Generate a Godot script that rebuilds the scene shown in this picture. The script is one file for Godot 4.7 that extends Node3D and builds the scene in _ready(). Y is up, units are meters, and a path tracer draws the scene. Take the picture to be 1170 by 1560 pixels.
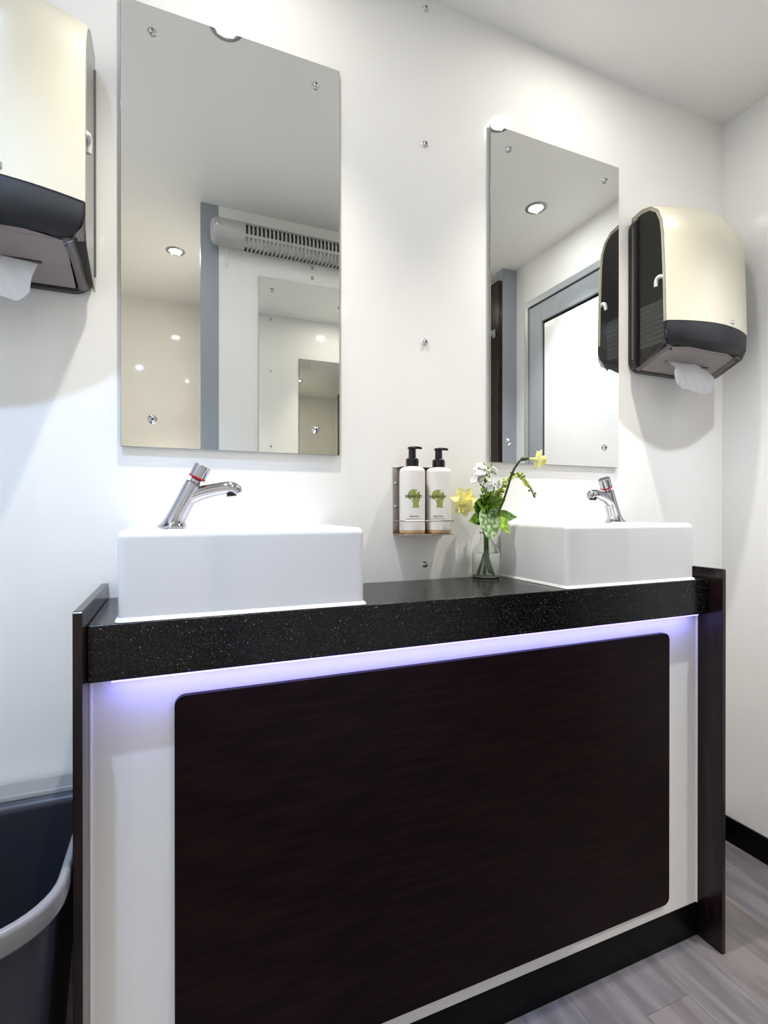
extends Node3D
# A washroom: two basins on a black counter, two mirrors, seen from the doorway of a cubicle opposite.
# Metres, y up. Wall with the mirrors at z = 0, room towards +z, floor at y = 0.

const CEIL := 2.221
const MID := 0.522          # the vanity, mirrors and downlights are symmetric about this x
const XR := 1.581           # right wall
const XL := -0.537          # left wall
const ZF := 1.052           # wall opposite the mirrors
const ZB := 2.11            # back wall of the cubicles

var st: SurfaceTool
var T := Transform3D.IDENTITY
var M := {}
var used := {}
var rng := RandomNumberGenerator.new()


func _ready() -> void:
	rng.seed = 7
	camera_and_environment()
	make_materials()
	downlights()
	room()
	vanity()
	basins_and_taps()
	mirrors()
	dispensers()
	soap()
	flowers()
	bin()
	heater()


func camera_and_environment() -> void:
	var cam := Camera3D.new()
	cam.name = "camera"
	cam.fov = 90.77
	cam.near = 0.01
	cam.far = 50.0
	cam.position = Vector3(0, 1.02, 1.058)
	cam.rotation_degrees = Vector3(-0.138, -22.41, 0)
	add_child(cam)
	cam.current = true
	var env := Environment.new()
	env.background_mode = Environment.BG_COLOR
	env.background_color = Color(0.02, 0.02, 0.02)
	env.tonemap_mode = Environment.TONE_MAPPER_LINEAR
	env.tonemap_exposure = 1.38
	env.sdfgi_enabled = true
	env.ssao_enabled = true
	env.ssil_enabled = true
	var we := WorldEnvironment.new()
	we.name = "environment"
	we.environment = env
	add_child(we)


# ---------------------------------------------------------------- helpers

func begin() -> void:
	st = SurfaceTool.new()
	st.begin(Mesh.PRIMITIVE_TRIANGLES)


func tri(a: Vector3, b: Vector3, c: Vector3, na: Vector3, nb: Vector3, nc: Vector3) -> void:
	if (c - a).cross(b - a).dot(na + nb + nc) < 0.0:
		var v := b
		b = c
		c = v
		var n := nb
		nb = nc
		nc = n
	st.set_normal((T.basis * na).normalized())
	st.add_vertex(T * a)
	st.set_normal((T.basis * nb).normalized())
	st.add_vertex(T * b)
	st.set_normal((T.basis * nc).normalized())
	st.add_vertex(T * c)


func quad(a: Vector3, b: Vector3, c: Vector3, d: Vector3, n: Vector3) -> void:
	tri(a, b, c, n, n, n)
	tri(a, c, d, n, n, n)


func rbox(lo: Vector3, hi: Vector3, r := 0.002, seg := 2) -> void:
	# box with rounded edges between two corners
	var c := (lo + hi) / 2.0
	var h := (hi - lo) / 2.0
	r = minf(r, minf(h.x, minf(h.y, h.z)) * 0.98)
	var rows := []
	for half in 2:
		for i in seg + 1:
			var phi := (-PI / 2 if half == 0 else 0.0) + PI / 2 * i / seg
			var sy := -1.0 if half == 0 else 1.0
			var row := []
			for q in 4:
				var sx := 1.0 if q == 0 or q == 3 else -1.0
				var sz := 1.0 if q < 2 else -1.0
				for k in seg + 1:
					var th := PI / 2 * q + PI / 2 * k / seg
					var n := Vector3(cos(phi) * cos(th), sin(phi), cos(phi) * sin(th))
					row.append([c + Vector3(sx * (h.x - r), sy * (h.y - r), sz * (h.z - r)) + n * r, n])
			rows.append(row)
	var m: int = rows[0].size()
	for i in rows.size() - 1:
		for k in m:
			var a: Array = rows[i][k]
			var b: Array = rows[i][(k + 1) % m]
			var d: Array = rows[i + 1][k]
			var e: Array = rows[i + 1][(k + 1) % m]
			if not a[0].is_equal_approx(b[0]):
				tri(a[0], b[0], e[0], a[1], b[1], e[1])
			if not d[0].is_equal_approx(e[0]):
				tri(a[0], e[0], d[0], a[1], e[1], d[1])
	for e in [[0, Vector3.DOWN], [rows.size() - 1, Vector3.UP]]:
		var w: Array = rows[e[0]]
		quad(w[0][0], w[seg + 1][0], w[2 * (seg + 1)][0], w[3 * (seg + 1)][0], e[1])


func grid(rows: Array, closed := false, flip := false) -> void:
	# a smooth surface through rows of points; a row given twice makes a crease
	var nr := rows.size()
	var nc: int = rows[0].size()
	var cols := nc if closed else nc - 1
	var nrm := []
	var mid := Vector3.ZERO
	for i in nr:
		var z := PackedVector3Array()
		z.resize(nc)
		nrm.append(z)
		for p in rows[i]:
			mid += p
	mid /= nr * nc
	var vol := 0.0
	for i in nr - 1:
		for k in cols:
			var k2 := (k + 1) % nc
			var a: Vector3 = rows[i][k]
			var b: Vector3 = rows[i][k2]
			var c: Vector3 = rows[i + 1][k2]
			var d: Vector3 = rows[i + 1][k]
			var f := (c - a).cross(d - b)
			vol += f.dot((a + b + c + d) / 4.0 - mid)
			nrm[i][k] += f
			nrm[i][k2] += f
			nrm[i + 1][k2] += f
			nrm[i + 1][k] += f
	for i in [0, nr - 1]:
		var same := true
		var total := Vector3.ZERO
		for k in nc:
			same = same and rows[i][k].is_equal_approx(rows[i][0])
			total += nrm[i][k]
		if same:
			for k in nc:
				nrm[i][k] = total
	var s := 1.0 if vol >= 0.0 else -1.0
	if flip:
		s = -s
	for i in nr - 1:
		for k in cols:
			var k2 := (k + 1) % nc
			var a: Vector3 = rows[i][k]
			var b: Vector3 = rows[i][k2]
			var c: Vector3 = rows[i + 1][k2]
			var d: Vector3 = rows[i + 1][k]
			var na: Vector3 = nrm[i][k].normalized() * s
			var nb: Vector3 = nrm[i][k2].normalized() * s
			var ncc: Vector3 = nrm[i + 1][k2].normalized() * s
			var nd: Vector3 = nrm[i + 1][k].normalized() * s
			if (b - a).cross(c - a).length_squared() > 1e-20:
				tri(a, b, c, na, nb, ncc)
			if (c - a).cross(d - a).length_squared() > 1e-20:
				tri(a, c, d, na, ncc, nd)


func lathe(profile: Array, segs := 32, at := Vector3.ZERO) -> void:
	var rows := []
	for p in profile:
		var row := []
		for k in segs:
			var a := TAU * k / segs
			row.append(at + Vector3(p[0] * cos(a), p[1], p[0] * sin(a)))
		rows.append(row)
	grid(rows, true)


func tube(pts: Array, radii, segs := 10, caps := true, squash := 1.0) -> void:
	var rows := []
	var up := Vector3.UP
	var n := pts.size()
	var t0: Vector3 = (pts[1] - pts[0]).normalized()
	if absf(t0.dot(up)) > 0.9:
		up = Vector3.RIGHT
	var side := t0.cross(up).normalized()
	for i in n:
		var t: Vector3 = (pts[mini(i + 1, n - 1)] - pts[maxi(i - 1, 0)]).normalized()
		side = (side - t * side.dot(t)).normalized()
		var other := side.cross(t)
		var r: float = radii[i] if radii is Array else radii
		var row := []
		for k in segs:
			var a := TAU * k / segs
			row.append(pts[i] + side * cos(a) * r + other * sin(a) * r * squash)
		if caps and i == 0:
			rows.append(_dot(pts[0], segs))
			rows.append(row)
		rows.append(row)
		if caps and i == n - 1:
			rows.append(row)
			rows.append(_dot(pts[i], segs))
	grid(rows, true)


func _dot(p: Vector3, n: int) -> Array:
	var r := []
	for k in n:
		r.append(p)
	return r


func prism(poly: Array, xf: Transform3D, depth: float, bevel := 0.0) -> void:
	# a flat outline (x, y), given thickness along z, put in place by xf
	var pv := PackedVector2Array()
	for p in poly:
		pv.append(p)
	if Geometry2D.is_polygon_clockwise(pv):
		pv.reverse()
	var small := pv
	if bevel > 0.0:
		var off := Geometry2D.offset_polygon(pv, -bevel, Geometry2D.JOIN_MITER)
		if off.size() == 1 and off[0].size() == pv.size():
			small = off[0]
			if Geometry2D.is_polygon_clockwise(small):
				small.reverse()
			# start where the outline starts
			var best := 0
			for i in small.size():
				if small[i].distance_to(pv[0]) < small[best].distance_to(pv[0]):
					best = i
			small = small.slice(best) + small.slice(0, best)
		else:
			bevel = 0.0
	var n := pv.size()
	var ids := Geometry2D.triangulate_polygon(small)
	var nf := xf.basis * Vector3(0, 0, 1)
	for i in range(0, ids.size(), 3):
		for e in [[depth, nf], [0.0, -nf]]:
			var q := []
			for k in 3:
				var v: Vector2 = small[ids[i + k]]
				q.append(xf * Vector3(v.x, v.y, e[0]))
			tri(q[0], q[1], q[2], e[1], e[1], e[1])
	for i in n:
		var a := pv[i]
		var b := pv[(i + 1) % n]
		var nn := Vector2(b.y - a.y, a.x - b.x)
		if nn.length_squared() < 1e-16:
			continue
		var n3 := (xf.basis * Vector3(nn.x, nn.y, 0)).normalized()
		quad(xf * Vector3(a.x, a.y, bevel), xf * Vector3(b.x, b.y, bevel), xf * Vector3(b.x, b.y, depth - bevel), xf * Vector3(a.x, a.y, depth - bevel), n3)
		if bevel > 0.0:
			var sa := small[i]
			var sb := small[(i + 1) % n]
			quad(xf * Vector3(a.x, a.y, depth - bevel), xf * Vector3(b.x, b.y, depth - bevel), xf * Vector3(sb.x, sb.y, depth), xf * Vector3(sa.x, sa.y, depth), (n3 + nf).normalized())
			quad(xf * Vector3(a.x, a.y, bevel), xf * Vector3(b.x, b.y, bevel), xf * Vector3(sb.x, sb.y, 0), xf * Vector3(sa.x, sa.y, 0), (n3 - nf).normalized())


func rrect(x0: float, y0: float, x1: float, y1: float, r: float, seg := 6) -> Array:
	var out := []
	for q in 4:
		var cx := x1 - r if q == 0 or q == 3 else x0 + r
		var cy := y1 - r if q < 2 else y0 + r
		for i in seg + 1:
			var a := PI / 2 * q + PI / 2 * i / seg
			out.append(Vector2(cx + r * cos(a), cy + r * sin(a)))
	return out


func ring_xz(x0: float, z0: float, x1: float, z1: float, r: float, y: float, seg := 6) -> Array:
	var out := []
	for p in rrect(x0, z0, x1, z1, r, seg):
		out.append(Vector3(p.x, y, p.y))
	return out


func smooth(pts: Array, n: int) -> Array:
	# a curve through the points
	var c := Curve3D.new()
	for i in pts.size():
		var t: Vector3 = (pts[mini(i + 1, pts.size() - 1)] - pts[maxi(i - 1, 0)]) / 6.0
		c.add_point(pts[i], -t, t)
	var out := []
	var total := c.get_baked_length()
	for i in n + 1:
		out.append(c.sample_baked(total * i / n, true))
	return out


func numbered(called: String) -> String:
	var n: int = used.get(called, 0)
	used[called] = n + 1
	return called if n == 0 else "%s_%03d" % [called, n]


func obj(called: String, m: Material, parent: Node = null) -> MeshInstance3D:
	var o := MeshInstance3D.new()
	o.name = numbered(called) if parent == null else called
	o.mesh = st.commit()
	o.material_override = null
	o.mesh.surface_set_material(0, m)
	if parent:
		parent.add_child(o, true)
	else:
		add_child(o, true)
	return o


func thing(called: String, label: String, category: String, at := Vector3.ZERO, group := "") -> Node3D:
	var o := Node3D.new()
	o.name = numbered(called)
	add_child(o, true)
	o.position = at
	tag(o, label, category, group)
	T = Transform3D(Basis.IDENTITY, -at)     # so that its parts may be given in room coordinates
	return o


func tag(o: Node, label: String, category: String, group := "") -> void:
	o.set_meta("label", label)
	o.set_meta("category", category)
	if group:
		o.set_meta("group", group)


func structure(o: Node, label := "") -> void:
	o.set_meta("kind", "structure")
	if label:
		o.set_meta("label", label)


func copy(o: Node3D, label: String, at: Vector3, turn := 0.0) -> Node3D:
	var c: Node3D = o.duplicate()
	c.name = numbered(str(o.name).rstrip("0123456789_"))
	add_child(c, true)
	c.position = at
	c.rotation.y = turn
	c.set_meta("label", label)
	return c


func mat(c: Color, rough := 0.5, metal := 0.0, spec := 0.5) -> StandardMaterial3D:
	var m := StandardMaterial3D.new()
	m.albedo_color = c
	m.roughness = rough
	m.metallic = metal
	m.metallic_specular = spec
	return m


func noise_tex(freq: float, seed_: int, ramp: Array, octaves := 4, w := 512, h := 512, kind := FastNoiseLite.TYPE_SIMPLEX_SMOOTH) -> NoiseTexture2D:
	var f := FastNoiseLite.new()
	f.noise_type = kind
	f.frequency = freq
	f.seed = seed_
	f.fractal_octaves = octaves
	var t := NoiseTexture2D.new()
	t.width = w
	t.height = h
	t.seamless = true
	t.noise = f
	var g := Gradient.new()
	var cols := PackedColorArray()
	var offs := PackedFloat32Array()
	for r in ramp:
		offs.append(r[0])
		cols.append(r[1])
	g.offsets = offs
	g.colors = cols
	t.color_ramp = g
	return t


func triplanar(m: StandardMaterial3D, scale: Vector3, world := true) -> StandardMaterial3D:
	m.uv1_triplanar = true
	m.uv1_world_triplanar = world
	m.uv1_triplanar_sharpness = 8.0
	m.uv1_scale = scale
	return m


# ---------------------------------------------------------------- materials

func make_materials() -> void:
	M.wall = mat(Color(0.965, 0.96, 0.945), 0.09)
	M.ceiling = mat(Color(0.965, 0.96, 0.945), 0.28)
	M.cubicle = mat(Color(0.93, 0.92, 0.895), 0.05)  # white walls; some of their warm, dimmer lighting is put into this tone
	M.white_front = mat(Color(0.965, 0.96, 0.945), 0.09)
	M.grey_post = mat(Color(0.60, 0.62, 0.645), 0.4)
	M.black_trim = mat(Color(0.03, 0.028, 0.03), 0.3, 0.0, 0.25)
	M.silicone = mat(Color(0.96, 0.955, 0.94), 0.3)
	M.mirror = mat(Color(0.945, 0.95, 0.935), 0.0, 1.0)
	M.mirror_edge = mat(Color(0.62, 0.66, 0.64), 0.15, 0.4)
	M.chrome = mat(Color(0.74, 0.74, 0.76), 0.05, 1.0)
	M.steel = mat(Color(0.72, 0.69, 0.67), 0.28, 1.0)
	M.screw = mat(Color(0.82, 0.82, 0.83), 0.12, 1.0)
	M.screw_slot = mat(Color(0.12, 0.12, 0.12), 0.5, 0.6)
	M.ceramic = mat(Color(0.925, 0.92, 0.92), 0.06)
	M.ceramic.clearcoat_enabled = true
	M.ceramic.clearcoat = 0.5
	M.ceramic.clearcoat_roughness = 0.03
	M.red = mat(Color(0.72, 0.06, 0.1), 0.3)
	M.black_plastic = mat(Color(0.05, 0.05, 0.055), 0.35)
	M.black_gloss = mat(Color(0.02, 0.02, 0.024), 0.12)
	M.band = mat(Color(0.125, 0.135, 0.15), 0.5)
	M.cream = mat(Color(0.85, 0.825, 0.745), 0.32)
	M.smoke = mat(Color(0.05, 0.05, 0.05, 0.5), 0.1)
	M.smoke.transparency = BaseMaterial3D.TRANSPARENCY_ALPHA
	M.tray = mat(Color(0.60, 0.565, 0.56), 0.35)
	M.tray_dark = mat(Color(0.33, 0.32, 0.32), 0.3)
	M.paper = mat(Color(0.94, 0.945, 0.955), 0.9)
	M.paper.backlight_enabled = true
	M.paper.backlight = Color(0.3, 0.3, 0.3)
	M.bin = mat(Color(0.17, 0.18, 0.215), 0.42)
	M.bin_rim_toplit = mat(Color(0.50, 0.495, 0.495), 0.35)  # lighter than the bin body: light from above put into the rim colour
	M.heater = mat(Color(0.70, 0.69, 0.68), 0.4, 0.2)
	M.heater_tube = mat(Color(0.90, 0.89, 0.87), 0.35, 0.1)
	M.cord = mat(Color(0.88, 0.87, 0.84), 0.6)
	M.alu = mat(Color(0.70, 0.72, 0.73), 0.35, 0.35)
	M.door_panel = mat(Color(0.93, 0.93, 0.925), 0.2)
	M.stem = mat(Color(0.30, 0.46, 0.13), 0.5)
	M.stem_dark = mat(Color(0.22, 0.30, 0.12), 0.5)
	M.leaf = leaf_mat(Color(0.30, 0.46, 0.13), Color(0.52, 0.66, 0.24))
	M.leaf_pale = leaf_mat(Color(0.40, 0.56, 0.31), Color(0.76, 0.83, 0.68))
	M.leaf_lime = leaf_mat(Color(0.42, 0.60, 0.14), Color(0.66, 0.78, 0.25))
	M.petal = mat(Color(0.97, 0.955, 0.68), 0.6)
	M.petal.backlight_enabled = true
	M.petal.backlight = Color(0.5, 0.5, 0.3)
	M.petal_cup = mat(Color(0.97, 0.92, 0.52), 0.6)
	M.petal_cup.backlight_enabled = true
	M.petal_cup.backlight = Color(0.5, 0.45, 0.2)
	M.petal_white = mat(Color(0.97, 0.97, 0.96), 0.6)
	M.bud = mat(Color(0.80, 0.84, 0.38), 0.6)
	M.bud_dark = mat(Color(0.36, 0.42, 0.22), 0.6)
	M.glass = mat(Color(0.99, 1.0, 0.99, 0.0), 0.0)
	M.glass.refraction_enabled = true
	M.glass.refraction_scale = 0.05
	M.water = mat(Color(0.99, 1.0, 0.99, 0.0), 0.0)
	M.water.refraction_enabled = true
	M.water.refraction_scale = 0.033
	M.bottle_label = mat(Color(0.935, 0.92, 0.90), 0.35)
	M.bottle_plastic = mat(Color(0.80, 0.64, 0.47), 0.25)
	M.print_green = triplanar(mat(Color.WHITE, 0.5), Vector3(30, 30, 30))
	M.print_green.albedo_texture = noise_tex(0.03, 5, [[0.3, Color(0.48, 0.55, 0.26)], [0.7, Color(0.68, 0.72, 0.40)]], 3, 256, 256)
	M.print_dark = mat(Color(0.12, 0.12, 0.10), 0.5)
	M.hook = mat(Color(0.85, 0.85, 0.84), 0.25)
	M.hook_grey = mat(Color(0.62, 0.62, 0.61), 0.25)
	M.tray_rail = mat(Color(0.46, 0.44, 0.44), 0.35)

	# wenge laminate: long fine grain
	M.wood = triplanar(mat(Color.WHITE, 0.36, 0.0, 0.24), Vector3(0.9, 9.0, 0.9))
	M.wood.albedo_texture = noise_tex(0.012, 3, [[0.25, Color(0.075, 0.028, 0.034)], [0.5, Color(0.10, 0.042, 0.046)], [0.75, Color(0.125, 0.06, 0.055)]], 5)
	M.wood_side = triplanar(mat(Color.WHITE, 0.20, 0.0, 0.42), Vector3(7.0, 0.9, 7.0))
	M.wood_side.albedo_texture = noise_tex(0.012, 9, [[0.25, Color(0.08, 0.04, 0.045)], [0.5, Color(0.115, 0.062, 0.068)], [0.75, Color(0.15, 0.09, 0.09)]], 5)

	# black quartz with glinting chips
	var im := Image.create(1024, 1024, false, Image.FORMAT_RGB8)
	var pol := Image.create(1024, 1024, false, Image.FORMAT_RGB8)
	im.fill(Color(0.03, 0.03, 0.032))
	pol.fill(Color(0.20, 0.20, 0.20))
	var r := RandomNumberGenerator.new()
	r.seed = 11
	for i in 30000:
		var v := r.randf()
		var c := Color(0.05, 0.05, 0.055).lerp(Color(0.36, 0.35, 0.33), v * v * v)
		if r.randf() < 0.014:
			c = Color(0.72, 0.66, 0.58).lerp(Color(0.58, 0.66, 0.76), r.randf())
		var rect := Rect2i(r.randi_range(0, 1019), r.randi_range(0, 1019), r.randi_range(2, 4), r.randi_range(2, 4))
		im.fill_rect(rect, c)
		var g := r.randf_range(0.15, 0.6)
		pol.fill_rect(rect, Color(g, g, g))
	M.quartz = triplanar(mat(Color.WHITE, 1.0, 0.0, 0.40), Vector3(2.4, 2.4, 2.4))
	M.quartz.albedo_texture = ImageTexture.create_from_image(im)
	M.quartz.roughness_texture = ImageTexture.create_from_image(pol)

	# grey wood-look vinyl planks in four shades
	M.planks = []
	var tones := [[Color(0.375, 0.355, 0.36), Color(0.455, 0.435, 0.435)], [Color(0.36, 0.35, 0.365), Color(0.44, 0.43, 0.445)], [Color(0.385, 0.36, 0.355), Color(0.46, 0.435, 0.425)], [Color(0.38, 0.365, 0.365), Color(0.47, 0.455, 0.45)]]
	for i in 4:
		var m := triplanar(mat(Color.WHITE, 0.42), Vector3(3.4, 1.0, 0.55))
		m.albedo_texture = noise_tex(0.013, 20 + i, [[0.25, tones[i][0]], [0.5, tones[i][0].lerp(tones[i][1], 0.5)], [0.75, tones[i][1]]], 5)
		M.planks.append(m)


func leaf_mat(a: Color, b: Color) -> StandardMaterial3D:
	var m := triplanar(mat(Color.WHITE, 0.42), Vector3(14, 14, 14))
	m.albedo_texture = noise_tex(0.02, 31, [[0.3, a], [0.7, b]], 4, 256, 256)
	m.backlight_enabled = true
	m.backlight = Color(0.35, 0.35, 0.2)
	return m


# ---------------------------------------------------------------- lamps

func downlights() -> void:
	var warm := Color(1.0, 0.975, 0.94)
	var cool := Color(0.70, 0.83, 1.0)
	var spots := [
		[Vector3(0.117, CEIL, 0.27), "recessed round downlight above the basin nearest the waste bin", warm, 0.45],
		[Vector3(2 * MID - 0.117, CEIL, 0.27), "recessed round downlight above the basin beside the flower vase", warm, 0.45],
		[Vector3(1.322, CEIL, 0.585), "recessed round downlight in front of the grey framed door", Color(0.95, 0.965, 1.0), 0.72],
		[Vector3(2 * MID - 1.322, CEIL, 0.585), "recessed round downlight above the floor beside the waste bin", cool, 0.78],
		[Vector3(0.0, CEIL, 1.49), "recessed round downlight inside the open cubicle by the heater", warm, 1.1],
		[Vector3(2 * MID, CEIL, 1.49), "recessed round downlight inside the cubicle with the dark door", warm, 1.1],
	]
	var glow := mat(Color(1, 1, 1), 0.4)
	glow.emission_enabled = true
	glow.emission = Color(1.0, 0.98, 0.95)
	glow.emission_energy_multiplier = 40.0
	var rim := mat(Color(0.62, 0.62, 0.62), 0.3, 0.7)
	for s in spots:
		var at: Vector3 = s[0]
		var o := thing("ceiling_downlight", s[1], "downlight", at, "recessed downlights in the ceiling")
		begin()
		lathe([[0.027, 0.0], [0.027, -0.002], [0.030, -0.005], [0.036, -0.005], [0.041, -0.002], [0.042, 0.0]], 40, at)
		obj("trim_ring", rim, o)
		begin()
		lathe([[0.0, -0.0015], [0.027, -0.0015], [0.027, -0.0015], [0.027, 0.0], [0.027, 0.0], [0.0, 0.0]], 32, at)
		obj("lamp_lens", glow, o)
		var l := SpotLight3D.new()
		l.name = "lamp_light"
		l.position = Vector3(0, -0.008, 0)
		l.rotation_degrees = Vector3(-90, 0, 0)
		l.spot_range = 8.0
		l.spot_attenuation = 2.0
		l.spot_angle = 42
		l.spot_angle_attenuation = 1.0
		l.light_size = 0.014
		l.light_color = s[2]
		l.light_energy = 2.0 * s[3]
		l.shadow_enabled = true
		o.add_child(l, true)
		# the lens also scatters light to all sides, up the walls
		var w := AreaLight3D.new()
		w.name = "lens_light"
		w.area_size = Vector2(0.037, 0.037)
		w.area_range = 8.0
		w.position = Vector3(0, -0.007, 0)
		w.rotation_degrees = Vector3(-90, 0, 0)
		w.light_color = s[2]
		w.light_energy = 0.10
		w.shadow_enabled = true
		o.add_child(w, true)
	T = Transform3D.IDENTITY


# ---------------------------------------------------------------- room

func wall_box(called: String, lo: Vector3, hi: Vector3, m: Material, label: String) -> MeshInstance3D:
	T = Transform3D.IDENTITY
	begin()
	rbox(lo, hi, 0.001, 1)
	var o := obj(called, m)
	structure(o, label)
	return o


func room() -> void:
	# floor slab with separate planks running away from the mirror wall
	wall_floor()
	wall_box("ceiling", Vector3(XL - 0.08, CEIL, -0.08), Vector3(XR + 0.08, CEIL + 0.08, ZB + 0.08), M.ceiling, "white ceiling with recessed downlights")
	wall_box("wall_back", Vector3(XL - 0.08, -0.05, -0.08), Vector3(XR + 0.08, CEIL + 0.05, 0.0), M.wall, "glossy white wall carrying the mirrors")
	wall_box("wall_right", Vector3(XR, -0.05, -0.08), Vector3(XR + 0.08, CEIL + 0.05, ZB + 0.08), M.wall, "white side wall with the grey framed door")
	wall_box("wall_left", Vector3(XL - 0.08, -0.05, -0.08), Vector3(XL, CEIL + 0.05, ZB + 0.08), M.wall, "white side wall beyond the waste bin")
	wall_box("wall_front", Vector3(0.157, -0.05, ZF), Vector3(2 * MID - 0.157, CEIL + 0.05, ZF + 0.05), M.wall, "white wall opposite the basins with heater")
	wall_box("wall_cubicle_back", Vector3(XL - 0.08, -0.05, ZB), Vector3(XR + 0.08, CEIL + 0.05, ZB + 0.08), M.cubicle, "glossy off-white back wall of the cubicles")
	wall_box("wall_cubicle_partition", Vector3(0.20, -0.05, ZF + 0.05), Vector3(0.25, CEIL + 0.05, ZB), M.cubicle, "off-white partition beside the open cubicle")
	wall_box("wall_cubicle_divider", Vector3(2 * MID - 0.25, -0.05, ZF + 0.05), Vector3(2 * MID - 0.20, CEIL + 0.05, ZB), M.cubicle, "off-white partition of the cubicle with dark door")
	# grey posts at the cubicle openings
	var posts := [[0.091, 0.157], [2 * MID - 0.157, 2 * MID - 0.091], [1.497, XR], [XL, 2 * MID - 1.497]]
	for i in posts.size():
		wall_box("trim_%d" % (i + 1), Vector3(posts[i][0], -0.02, ZF - 0.002), Vector3(posts[i][1], CEIL, ZF + 0.055), M.grey_post, "grey post at a cubicle opening")
	# skirtings
	wall_box("baseboard_right", Vector3(XR - 0.008, -0.01, 0.0), Vector3(XR, 0.075, 0.19), M.black_trim, "black skirting along the side wall")
	wall_box("baseboard_back", Vector3(1.18, -0.01, 0.0), Vector3(XR - 0.009, 0.075, 0.008), M.black_trim, "black skirting under the mirror wall")
	wall_box("baseboard_left", Vector3(XL, -0.01, 0.0), Vector3(-0.135, 0.075, 0.008), M.black_trim, "black skirting behind the waste bin")
	wall_box("baseboard_front", Vector3(0.16, -0.01, ZF - 0.008), Vector3(2 * MID - 0.16, 0.075, ZF), M.black_trim, "black skirting under the heater wall")
	door_in_right_wall()
	dark_door()
	# screws down the middle of the mirror wall, and two over the mirror opposite
	var heights := [2.193, 1.877, 1.415, 0.894]
	var words := ["domed wall screw just under the ceiling between the mirrors", "domed wall screw between the mirrors level with their top screws", "domed wall screw between the mirrors above the soap bottles", "domed wall screw under the soap bottle holder"]
	for i in 4:
		screw_thing(Vector3(0.54, heights[i], 0.0), Vector3(0, 0, 1), words[i], "screws in the mirror wall")
	screw_thing(Vector3(0.534, 2.045, ZF), Vector3(0, 0, -1), "wall screw under the heater, upper of two", "screws under the heater")
	screw_thing(Vector3(0.534, 2.003, ZF), Vector3(0, 0, -1), "wall screw under the heater, lower of two", "screws under the heater")


func wall_floor() -> void:
	T = Transform3D.IDENTITY
	begin()
	rbox(Vector3(XL - 0.08, -0.08, -0.08), Vector3(XR + 0.08, -0.003, ZB + 0.08), 0.001, 1)
	var slab := obj("floor", mat(Color(0.3, 0.29, 0.29), 0.7))
	structure(slab, "grey wood-look plank floor")
	var w := 0.118
	var x := XL
	var k := 0
	var cuts := [0.55, 1.25, 0.32, 1.62, 0.9]
	while x < XR - 0.01:
		var x2 := minf(x + w, XR)
		var cut: float = cuts[k % 5]
		for e in [[0.0, cut], [cut, ZB]]:
			begin()
			rbox(Vector3(x + 0.0001, -0.006, e[0] + 0.0001), Vector3(x2 - 0.0001, 0.0, e[1] - 0.0001), 0.0005, 1)
			obj("plank", M.planks[(k * 3 + (1 if e[0] > 0.0 else 0) * 2 + k / 3) % 4], slab)
		x += w
		k += 1


func screw_mesh(at: Vector3, n: Vector3, parent: Node, r := 0.0062) -> void:
	# domed head on a washer, with a cross slot
	var b := Basis.IDENTITY
	if absf(n.y) < 0.9:
		b = Basis(Vector3.UP.cross(n).normalized(), n, Vector3.UP.cross(n).normalized().cross(n))
	var keep := T
	T = T * Transform3D(b, at)
	begin()
	lathe([[0.0, 0.0], [r * 1.25, 0.0], [r * 1.25, 0.0], [r * 1.25, 0.0008], [r * 1.02, 0.0012], [r * 0.97, 0.0032], [r * 0.74, 0.0054], [r * 0.4, 0.0066], [0.0, 0.0070]], 20)
	var head := obj("screw_head", M.screw, parent)
	begin()
	rbox(Vector3(-r * 0.45, 0.0058, -r * 0.09), Vector3(r * 0.45, 0.0072, r * 0.09), 0.0001, 1)
	rbox(Vector3(-r * 0.09, 0.0058, -r * 0.45), Vector3(r * 0.09, 0.0072, r * 0.45), 0.0001, 1)
	obj("screw_slot", M.screw_slot, head)
	T = keep


func screw_thing(at: Vector3, n: Vector3, label: String, group: String) -> void:
	var o := thing("wall_screw", label, "screw", at, group)
	screw_mesh(at, n, o)
	T = Transform3D.IDENTITY


func door_in_right_wall() -> void:
	var x := XR
	T = Transform3D.IDENTITY
	var z0 := 0.20
	var z1 := 0.959
	var top := 2.02
	var o := thing("door_1", "white panelled door in a light grey metal frame", "door", Vector3(XR, 0, (z0 + z1) / 2))
	structure(o)
	begin()
	rbox(Vector3(x - 0.022, 0.0, z1 - 0.022), Vector3(x, top, z1), 0.002)
	rbox(Vector3(x - 0.022, 0.0, z0), Vector3(x, top, z0 + 0.022), 0.002)
	rbox(Vector3(x - 0.022, top - 0.030, z0 + 0.0222), Vector3(x, top, z1 - 0.0222), 0.002)
	obj("door_frame", M.alu, o)
	begin()
	rbox(Vector3(x - 0.006, 0.0, z0 + 0.02), Vector3(x, top - 0.028, z1 - 0.02), 0.001)
	obj("gasket", M.black_trim, o)
	begin()
	rbox(Vector3(x - 0.018, 0.01, z1 - 0.116), Vector3(x - 0.002, top - 0.038, z1 - 0.030), 0.002)
	rbox(Vector3(x - 0.018, 0.01, z0 + 0.030), Vector3(x - 0.002, top - 0.038, z0 + 0.116), 0.002)
	rbox(Vector3(x - 0.018, top - 0.125, z0 + 0.1165), Vector3(x - 0.002, top - 0.038, z1 - 0.1165), 0.002)
	rbox(Vector3(x - 0.018, 0.01, z0 + 0.1165), Vector3(x - 0.002, 0.11, z1 - 0.1165), 0.002)
	obj("door_stile", M.grey_post, o)
	begin()
	rbox(Vector3(x - 0.011, 0.122, z0 + 0.128), Vector3(x - 0.002, top - 0.137, z1 - 0.128), 0.001)
	obj("door_panel", M.door_panel, o)
	T = Transform3D.IDENTITY


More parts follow.
